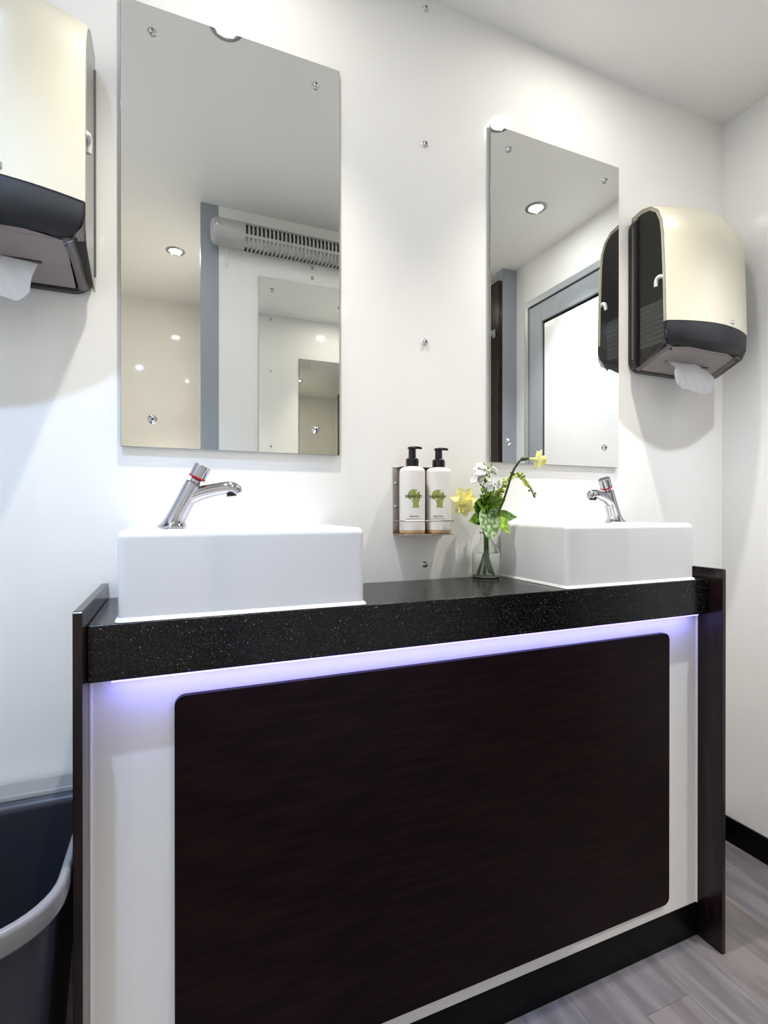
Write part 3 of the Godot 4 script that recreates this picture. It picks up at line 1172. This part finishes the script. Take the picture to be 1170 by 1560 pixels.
func flowers() -> void:
	var c := Vector3(0.680, 0.8592, 0.0435)
	var o := thing("glass_vase", "small clear glass bottle vase of water holding spring flowers", "vase", c)
	T = Transform3D.IDENTITY
	begin()
	lathe([[0.0, 0.0], [0.029, 0.0], [0.0318, 0.002], [0.0325, 0.006], [0.0325, 0.058], [0.0318, 0.066], [0.028, 0.075], [0.020, 0.084], [0.0155, 0.090], [0.0140, 0.096], [0.0140, 0.106], [0.0155, 0.1085], [0.0165, 0.1095], [0.0158, 0.1105], [0.0128, 0.1095], [0.0120, 0.106], [0.0120, 0.096], [0.0135, 0.089], [0.018, 0.0825], [0.026, 0.0735], [0.0297, 0.065], [0.0305, 0.057], [0.0305, 0.0075], [0.028, 0.0045], [0.0, 0.0045]], 48)
	obj("glass_body", M.glass, o)
	begin()
	lathe([[0.0, 0.0040], [0.0285, 0.0040], [0.0310, 0.008], [0.0310, 0.0615], [0.0310, 0.0615], [0.0, 0.0615]], 48)
	obj("water", M.water, o)
	T = Transform3D.IDENTITY
	var mouth := c + Vector3(0, 0.104, 0)

	# daffodil with the long bent stem
	var d := thing("daffodil", "pale yellow daffodil on a long bent stem reaching over the basin", "flower", c + Vector3(0.004, 0.01, 0.002), "daffodils in the glass vase")
	begin()
	var path := smooth([c + Vector3(-0.010, 0.010, 0.008), c + Vector3(0.002, 0.060, 0.004), mouth + Vector3(0.006, 0, 0.002), Vector3(0.705, 1.040, 0.075), Vector3(0.701, 1.103, 0.115), Vector3(0.704, 1.122, 0.128), Vector3(0.711, 1.1335, 0.134), Vector3(0.725, 1.1365, 0.138)], 30)
	tube(path, 0.0026, 8)
	obj("stem", M.stem_dark, d)
	begin()
	tube(smooth([Vector3(0.711, 1.1338, 0.134), Vector3(0.719, 1.1362, 0.1365), Vector3(0.730, 1.1365, 0.139)], 6), [0.0030, 0.0045, 0.005, 0.0048, 0.004, 0.003, 0.0016], 8)
	obj("sheath", M.stem_dark, d)
	daffodil_head(d, Vector3(0.749, 1.1335, 0.1435), Vector3(0.95, -0.06, 0.28).normalized(), 0.0255, 0.0125, 1.0, 3)
	begin()
	tube(smooth([Vector3(0.725, 1.1365, 0.138), Vector3(0.738, 1.1355, 0.141), Vector3(0.749, 1.1337, 0.1435)], 6), [0.0018, 0.002, 0.0024, 0.003, 0.0036, 0.0042, 0.0048], 8)
	obj("flower_tube", M.petal, d)

	# double daffodil leaning towards the bottles
	var d2 := thing("daffodil", "full pale yellow daffodil leaning towards the soap bottles", "flower", c + Vector3(-0.006, 0.012, 0.004), "daffodils in the glass vase")
	begin()
	tube(smooth([c + Vector3(0.012, 0.009, 0.006), c + Vector3(0.0, 0.06, 0.003), mouth + Vector3(-0.006, 0, 0.003), Vector3(0.648, 1.005, 0.064), Vector3(0.622, 1.032, 0.074), Vector3(0.602, 1.042, 0.080)], 22), 0.0026, 8)
	obj("stem", M.stem, d2)
	daffodil_head(d2, Vector3(0.596, 1.046, 0.084), Vector3(-0.35, 0.25, 0.9).normalized(), 0.030, 0.012, 0.45, 9)
	daffodil_head(d2, Vector3(0.590, 1.030, 0.090), Vector3(-0.45, -0.40, 0.8).normalized(), 0.023, 0.010, 0.5, 4)

	# white flower head
	var w := thing("white_flower_sprig", "leafy sprig topped with small white flowers", "flower", c + Vector3(0, 0.012, -0.004), "flower sprigs in the glass vase")
	begin()
	tube(smooth([c + Vector3(-0.014, 0.010, -0.006), c + Vector3(-0.003, 0.06, -0.002), mouth + Vector3(-0.002, 0, -0.003), Vector3(0.676, 1.03, 0.050), Vector3(0.672, 1.085, 0.052), Vector3(0.674, 1.112, 0.052)], 22), 0.0026, 8)
	obj("stem", M.stem, w)
	var heads := [Vector3(0.656, 1.105, 0.056), Vector3(0.690, 1.116, 0.050), Vector3(0.676, 1.080, 0.064), Vector3(0.645, 1.090, 0.056), Vector3(0.702, 1.086, 0.054), Vector3(0.660, 1.122, 0.048)]
	for hp in heads:
		# each head is a small clump of four-petalled florets
		for j in 7:
			var off := Vector3(rng.randf_range(-0.008, 0.008), rng.randf_range(-0.007, 0.007), rng.randf_range(-0.004, 0.008))
			var out: Vector3 = (hp + off * 2.0 - Vector3(0.674, 1.075, 0.030)).normalized()
			begin()
			for k in 4:
				petal(hp + off, out, TAU * k / 4 + j * 0.7, 0.0100, 0.0062, 0.35, 0.0)
			obj("floret", M.petal_white, w)
		begin()
		tube([Vector3(0.673, hp.y - 0.018, 0.052), hp], [0.0012, 0.0009], 6)
		obj("flower_stalk", M.stem, w)
	for k in 44:
		var a := rng.randf() * TAU
		var y := rng.randf_range(1.052, 1.128)
		var rr := rng.randf_range(0.006, 0.022) * (1.0 - (y - 1.05) * 5.0)
		var p := Vector3(0.674 + rr * cos(a), y, 0.054 + rr * sin(a))
		begin()
		tube([p, p + Vector3(cos(a) * 0.003, 0.006, sin(a) * 0.003)], [0.0025, 0.0013], 6)
		obj("bud", M.leaf_lime, w)
	for e in [[Vector3(0.672, 1.030, 0.054), Vector3(-0.8, 0.35, 0.4), 0.050, 0.016], [Vector3(0.676, 1.026, 0.056), Vector3(0.75, 0.5, 0.3), 0.050, 0.016], [Vector3(0.674, 1.034, 0.058), Vector3(-0.25, 0.6, 0.7), 0.044, 0.016], [Vector3(0.676, 1.030, 0.058), Vector3(0.3, 0.75, 0.55), 0.046, 0.015], [Vector3(0.674, 1.010, 0.060), Vector3(-0.6, 0.55, 0.55), 0.046, 0.016], [Vector3(0.674, 1.000, 0.062), Vector3(0.2, 0.5, 0.85), 0.034, 0.015], [Vector3(0.674, 1.040, 0.052), Vector3(-0.7, 0.5, 0.5), 0.040, 0.012], [Vector3(0.674, 1.035, 0.052), Vector3(0.6, 0.55, 0.5), 0.042, 0.013], [Vector3(0.674, 1.022, 0.054), Vector3(0.05, 0.35, 0.95), 0.036, 0.013], [Vector3(0.675, 1.050, 0.052), Vector3(-0.3, 0.8, 0.5), 0.034, 0.010], [Vector3(0.675, 1.052, 0.052), Vector3(0.5, 0.8, 0.2), 0.036, 0.011], [Vector3(0.674, 1.015, 0.056), Vector3(-0.55, 0.25, 0.8), 0.034, 0.013], [Vector3(0.676, 1.018, 0.054), Vector3(0.5, 0.45, 0.75), 0.034, 0.012], [Vector3(0.675, 1.045, 0.050), Vector3(0.1, 0.6, 0.8), 0.030, 0.010]]:
		begin()
		leaf(e[0], e[1].normalized(), e[2], e[3], 0.25)
		obj("leaf", M.leaf_lime if e[2] < 0.036 else M.leaf, w)

	# arching yellow-green raceme
	var r := thing("raceme_sprig", "arching sprig of tiny yellow-green buds drooping over the basin", "flower", c + Vector3(0.002, 0.012, -0.002), "flower sprigs in the glass vase")
	begin()
	var arc := smooth([c + Vector3(0.014, 0.010, -0.004), c + Vector3(0.004, 0.06, -0.002), mouth + Vector3(0.004, 0, -0.004), Vector3(0.706, 1.035, 0.046), Vector3(0.722, 1.078, 0.048), Vector3(0.742, 1.100, 0.050), Vector3(0.762, 1.109, 0.052), Vector3(0.780, 1.099, 0.055), Vector3(0.795, 1.078, 0.058), Vector3(0.806, 1.058, 0.060)], 60)
	tube(arc, 0.0015, 6)
	obj("stem", M.stem, r)
	for k in 110:
		var i := rng.randi_range(33, 60)
		var p: Vector3 = arc[i]
		var f := (i - 33) / 27.0
		var dir := Vector3(rng.randf_range(-1, 1), rng.randf_range(-1, 0.6), rng.randf_range(-1, 1)).normalized()
		begin()
		var s := lerpf(0.0046, 0.0030, f)
		var q := p + dir * lerpf(0.0085, 0.0045, f)
		tube([p.lerp(q, 0.3), q, q + dir * s], [0.0005, s * 0.8, s * 0.3], 6)
		obj("bud", M.bud_dark if f > 0.86 or rng.randf() < 0.12 else M.bud, r)

	# broad leaves round the mouth of the vase
	var broad := [
		["pale_heart_leaf", "broad pale veined heart-shaped leaf hanging over the vase front", Vector3(0.676, 0.978, 0.060), Vector3(0.660, 1.012, 0.078), Vector3(-0.06, -0.92, 0.30), 0.054, 0.030, M.leaf_pale],
		["pointed_leaf", "pointed green leaf reaching out above the basin rim", Vector3(0.686, 0.975, 0.050), Vector3(0.697, 1.006, 0.062), Vector3(0.90, 0.12, 0.30), 0.050, 0.015, M.leaf],
		["drooping_leaf", "green leaf hanging beside the vase neck on the basin side", Vector3(0.686, 0.974, 0.054), Vector3(0.692, 1.003, 0.070), Vector3(0.55, -0.72, 0.35), 0.042, 0.017, M.leaf_lime],
		["spreading_leaf", "green leaf spreading under the full daffodil", Vector3(0.672, 0.974, 0.054), Vector3(0.650, 1.001, 0.066), Vector3(-0.88, 0.05, 0.40), 0.048, 0.015, M.leaf],
		["small_leaf", "small pale leaf between the daffodil and the heart-shaped leaf", Vector3(0.676, 0.976, 0.058), Vector3(0.672, 1.012, 0.070), Vector3(0.15, 0.60, 0.75), 0.034, 0.013, M.leaf_pale],
		["upright_leaf", "upright green leaf standing behind the full daffodil", Vector3(0.674, 0.974, 0.046), Vector3(0.655, 1.012, 0.056), Vector3(-0.45, 0.80, 0.25), 0.050, 0.013, M.leaf],
	]
	for b in broad:
		var lo := thing(b[0], b[1], "leaf", b[2] + Vector3(0, -0.06, -0.008), "broad leaves in the glass vase")
		begin()
		tube(smooth([c + Vector3((b[2].x - c.x) * -1.2, 0.014, 0.002), c + Vector3(0, 0.062, 0), mouth + (b[2] - mouth) * 0.5, b[2], b[3]], 18), 0.0017, 6)
		obj("leaf_stalk", M.stem, lo)
		begin()
		leaf(b[3], b[4].normalized(), b[5], b[6], 0.30, b[0] == "pale_heart_leaf")
		obj("leaf_blade", b[7], lo)
	T = Transform3D.IDENTITY


func frame_of(n: Vector3) -> Basis:
	var s := n.cross(Vector3.UP)
	if s.length() < 0.1:
		s = n.cross(Vector3.RIGHT)
	s = s.normalized()
	return Basis(s, n, s.cross(n))


func petal(at: Vector3, n: Vector3, a: float, length: float, half: float, lift: float, start: float) -> void:
	var b := frame_of(n)
	var out := (b.x * cos(a) + b.z * sin(a)).normalized()
	var side := out.cross(n).normalized()
	var rows := []
	for i in 8:
		var t := i / 7.0
		var w := half * sin(PI * pow(clampf(t * 0.93 + 0.05, 0, 1), 0.75))
		var row := []
		for k in 5:
			var s := (k - 2) / 2.0
			row.append(at + out * (start + length * t) + n * (lift * length * t * (1.0 - 0.55 * t) - 0.25 * w * (1.0 - s * s) + 0.06 * length * sin(a * 5.0 + t * 3.0)) + side * w * s)
		rows.append(row)
	grid(rows)


func daffodil_head(parent: Node, at: Vector3, n: Vector3, length: float, cup: float, cup_long: float, turn: int) -> void:
	for k in 6:
		begin()
		petal(at, n, TAU * k / 6 + turn * 0.35 + rng.randf_range(-0.12, 0.12), length * rng.randf_range(0.86, 1.06), length * rng.randf_range(0.36, 0.46), rng.randf_range(0.0, 0.35), 0.003)
		obj("petal", M.petal, parent)
	var b := frame_of(n)
	begin()
	var rows := []
	for i in 7:
		var t := i / 6.0
		var row := []
		for k in 36:
			var a := TAU * k / 36
			var rr := cup * (0.35 + 0.5 * pow(t, 0.7)) * (1.0 + 0.13 * t * t * sin(a * 9.0))
			row.append(at + n * (cup * 1.25 * cup_long * t) + (b.x * cos(a) + b.z * sin(a)) * rr)
		rows.append(row)
	rows.insert(0, _dot(at, 36))
	grid(rows, true)
	obj("cup", M.petal_cup, parent)
	if cup_long < 0.6:
		for k in 9:
			begin()
			petal(at + n * 0.004, n, TAU * k / 9 + rng.randf_range(-0.2, 0.4), length * rng.randf_range(0.4, 0.68), length * rng.randf_range(0.15, 0.24), rng.randf_range(0.5, 1.0), 0.0)
			obj("inner_petal", M.petal_cup if k % 2 else M.petal, parent)


func leaf(at: Vector3, dir: Vector3, length: float, half: float, droop: float, heart := false) -> void:
	var side := dir.cross(Vector3(0.1, 0.3, 1.0)).normalized()
	var n := side.cross(dir).normalized()
	if n.z < 0.0:
		n = -n
	for s in [0.0, -0.0005]:
		var rows := []
		for i in 13:
			var t := i / 12.0
			var w := half * sin(PI * pow(t, 0.62 if not heart else 0.45)) if t < 1.0 else 0.0
			if heart:
				w = half * pow(maxf(sin(PI * (0.17 + 0.83 * t)), 0.0), 0.8)
			var row := []
			for k in 9:
				var e := (k - 4) / 4.0
				var back := -0.010 * absf(e) * (1.0 - t) * (1.0 if heart else 0.0)
				var rib := 0.0010 * sin(t * 26.0 - absf(e) * 5.0) * (1.0 - absf(e) * 0.4)
				row.append(at + dir * (length * t + back) + side * w * e + n * (0.20 * w * absf(e) + rib + s) + Vector3.DOWN * droop * length * t * t * 0.5)
			rows.append(row)
		grid(rows, false, s < 0.0)


# ---------------------------------------------------------------- bin

func ring4(x0: float, z0: float, x1: float, z1: float, rb: float, rf: float, y: float, seg := 10) -> Array:
	# rounded rectangle with other radii at the back (z0) than at the front (z1)
	var out := []
	for q in 4:
		var r := rf if q < 2 else rb
		var cx := x1 - r if q == 0 or q == 3 else x0 + r
		var cz := z1 - r if q < 2 else z0 + r
		for i in seg + 1:
			var a := PI / 2 * q + PI / 2 * i / seg
			out.append(Vector3(cx + r * cos(a), y, cz + r * sin(a)))
	return out


func bin() -> void:
	var x0 := -0.47
	var x1 := -0.1285
	var z0 := 0.010
	var z1 := 0.388
	var o := thing("waste_bin", "dark grey plastic waste bin with rim toned as toplit beside the vanity", "waste bin", Vector3((x0 + x1) / 2, 0, (z0 + z1) / 2))
	begin()
	var rows := []
	var h := 0.551
	var mid := Vector3((x0 + x1) / 2, 0.001, (z0 + z1) / 2)
	rows.append(_dot(mid, 44))
	for e in [[0.058, 0.001, 0.05], [0.055, 0.004, 0.055], [0.020, h - 0.045, 0.072], [0.0195, h - 0.030, 0.074]]:
		rows.append(ring4(x0 + e[0], z0 + e[0], x1 - e[0], z1 - e[0], 0.03, e[2], e[1]))
	for e in [[0.012, h - 0.006], [0.014, h - 0.030], [0.050, 0.008], [0.054, 0.006]]:
		rows.append(ring4(x0 + e[0], z0 + e[0] + 0.036, x1 - e[0], z1 - e[0], 0.022, 0.080, e[1]))
	rows.append(_dot(mid + Vector3(0, 0.005, 0), 44))
	grid(rows, true)
	obj("bin_body", M.bin, o)
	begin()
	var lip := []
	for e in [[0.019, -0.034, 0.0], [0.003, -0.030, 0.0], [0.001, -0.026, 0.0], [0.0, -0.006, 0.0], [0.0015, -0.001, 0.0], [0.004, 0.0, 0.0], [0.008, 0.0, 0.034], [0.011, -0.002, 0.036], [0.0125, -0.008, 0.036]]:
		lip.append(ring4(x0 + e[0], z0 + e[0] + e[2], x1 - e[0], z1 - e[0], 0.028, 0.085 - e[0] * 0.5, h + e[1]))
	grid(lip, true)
	obj("rim", M.bin_rim_toplit, o)
	T = Transform3D.IDENTITY


# ---------------------------------------------------------------- heater opposite

func heater() -> void:
	var y := 2.092
	var r := 0.050
	var xa := 0.124
	var xb := 2 * MID - 0.124
	var zc := ZF - 0.055
	var o := thing("tube_heater", "grey tubular wall heater with a slotted guard, mirrored above the basin", "heater", Vector3(MID, y, ZF))
	# solid ends
	for e in [[xa, 0.243], [xb, 2 * MID - 0.243]]:
		begin()
		var inw: float = signf(e[1] - e[0])
		var rows := []
		for p in [[0.0, 0.0], [0.0, 0.028], [0.004, 0.040], [0.012, 0.047], [0.025, r], [absf(e[1] - e[0]), r], [absf(e[1] - e[0]), r], [absf(e[1] - e[0]), 0.0]]:
			var row := []
			for k in 28:
				var a := TAU * k / 28
				row.append(Vector3(e[0] + inw * p[0], y + sin(a) * p[1], zc + cos(a) * p[1]))
			rows.append(row)
		grid(rows, true)
		obj("end_cap", M.heater, o)
		screw_mesh(Vector3(e[0] + inw * 0.024, y + 0.004, zc - r + 0.0002), Vector3(0, 0, -1), o, 0.007)
	# ribs of the guard with long slots between them, in two tiers
	var n := 35
	for i in n + 1:
		var x := lerpf(0.246, 2 * MID - 0.246, float(i) / n)
		begin()
		arc_bar(x, y, zc, r, 0.0034, -2.3, 0.75)
		obj("guard_rib", M.heater, o)
	for a in [[0.55, 0.85], [-0.46, -0.26], [-2.5, -2.1]]:
		begin()
		var rows := []
		for c in [[0.243, r + 0.0006], [2 * MID - 0.243, r + 0.0006], [2 * MID - 0.243, r + 0.0006], [2 * MID - 0.243, r - 0.003], [2 * MID - 0.243, r - 0.003], [0.243, r - 0.003], [0.243, r - 0.003], [0.243, r + 0.0006]]:
			var row := []
			for i in 7:
				var t := lerpf(a[0], a[1], i / 6.0)
				row.append(Vector3(c[0], y + sin(t) * c[1], zc - cos(t) * c[1]))
			rows.append(row)
		grid(rows)
		obj("guard_rail", M.heater, o)
	begin()
	var shell := []
	for c in [0.235, 2 * MID - 0.235]:
		var row := []
		for i in 9:
			var t := lerpf(0.6, 3.4, i / 8.0)
			row.append(Vector3(c, y + sin(t) * (r - 0.001), zc - cos(t) * (r - 0.001)))
		shell.append(row)
	grid(shell)
	obj("guard_back", M.heater, o)
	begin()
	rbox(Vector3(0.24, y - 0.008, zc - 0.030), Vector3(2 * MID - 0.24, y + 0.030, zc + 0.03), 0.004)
	obj("slot_shade_box", M.tray_dark, o)  # dark box added so the upper slots look shaded inside
	begin()
	tube([Vector3(0.2, y - 0.020, zc - 0.006), Vector3(2 * MID - 0.2, y - 0.020, zc - 0.006)], 0.022, 20)
	obj("heating_tube", M.heater_tube, o)
	begin()
	rbox(Vector3(0.25, y - 0.03, zc + 0.03), Vector3(0.28, y + 0.03, ZF), 0.002)
	rbox(Vector3(2 * MID - 0.28, y - 0.03, zc + 0.03), Vector3(2 * MID - 0.25, y + 0.03, ZF), 0.002)
	obj("wall_bracket", M.heater, o)
	begin()
	rbox(Vector3(0.40, y + 0.058, ZF - 0.020), Vector3(0.75, y + 0.072, ZF), 0.002)
	obj("mounting_rail", M.tray_dark, o)
	begin()
	tube([Vector3(0.187, y - 0.045, zc + 0.018), Vector3(0.187, 1.985, zc + 0.018)], 0.0018, 6)
	lathe([[0.0, 0.0], [0.005, 0.002], [0.0055, 0.008], [0.003, 0.016], [0.0, 0.017]], 14, Vector3(0.187, 1.970, zc + 0.018))
	obj("pull_cord", M.cord, o)
	T = Transform3D.IDENTITY


func arc_bar(x: float, y: float, z: float, r: float, half: float, a0: float, a1: float) -> void:
	# a flat rib bent round the guard
	var rows := []
	for c in [[-half, r], [half, r], [half, r], [half, r - 0.003], [half, r - 0.003], [-half, r - 0.003], [-half, r - 0.003], [-half, r]]:
		var row := []
		for i in 13:
			var a := lerpf(a0, a1, i / 12.0)
			row.append(Vector3(x + c[0], y + sin(a) * c[1], z - cos(a) * c[1]))
		rows.append(row)
	grid(rows)
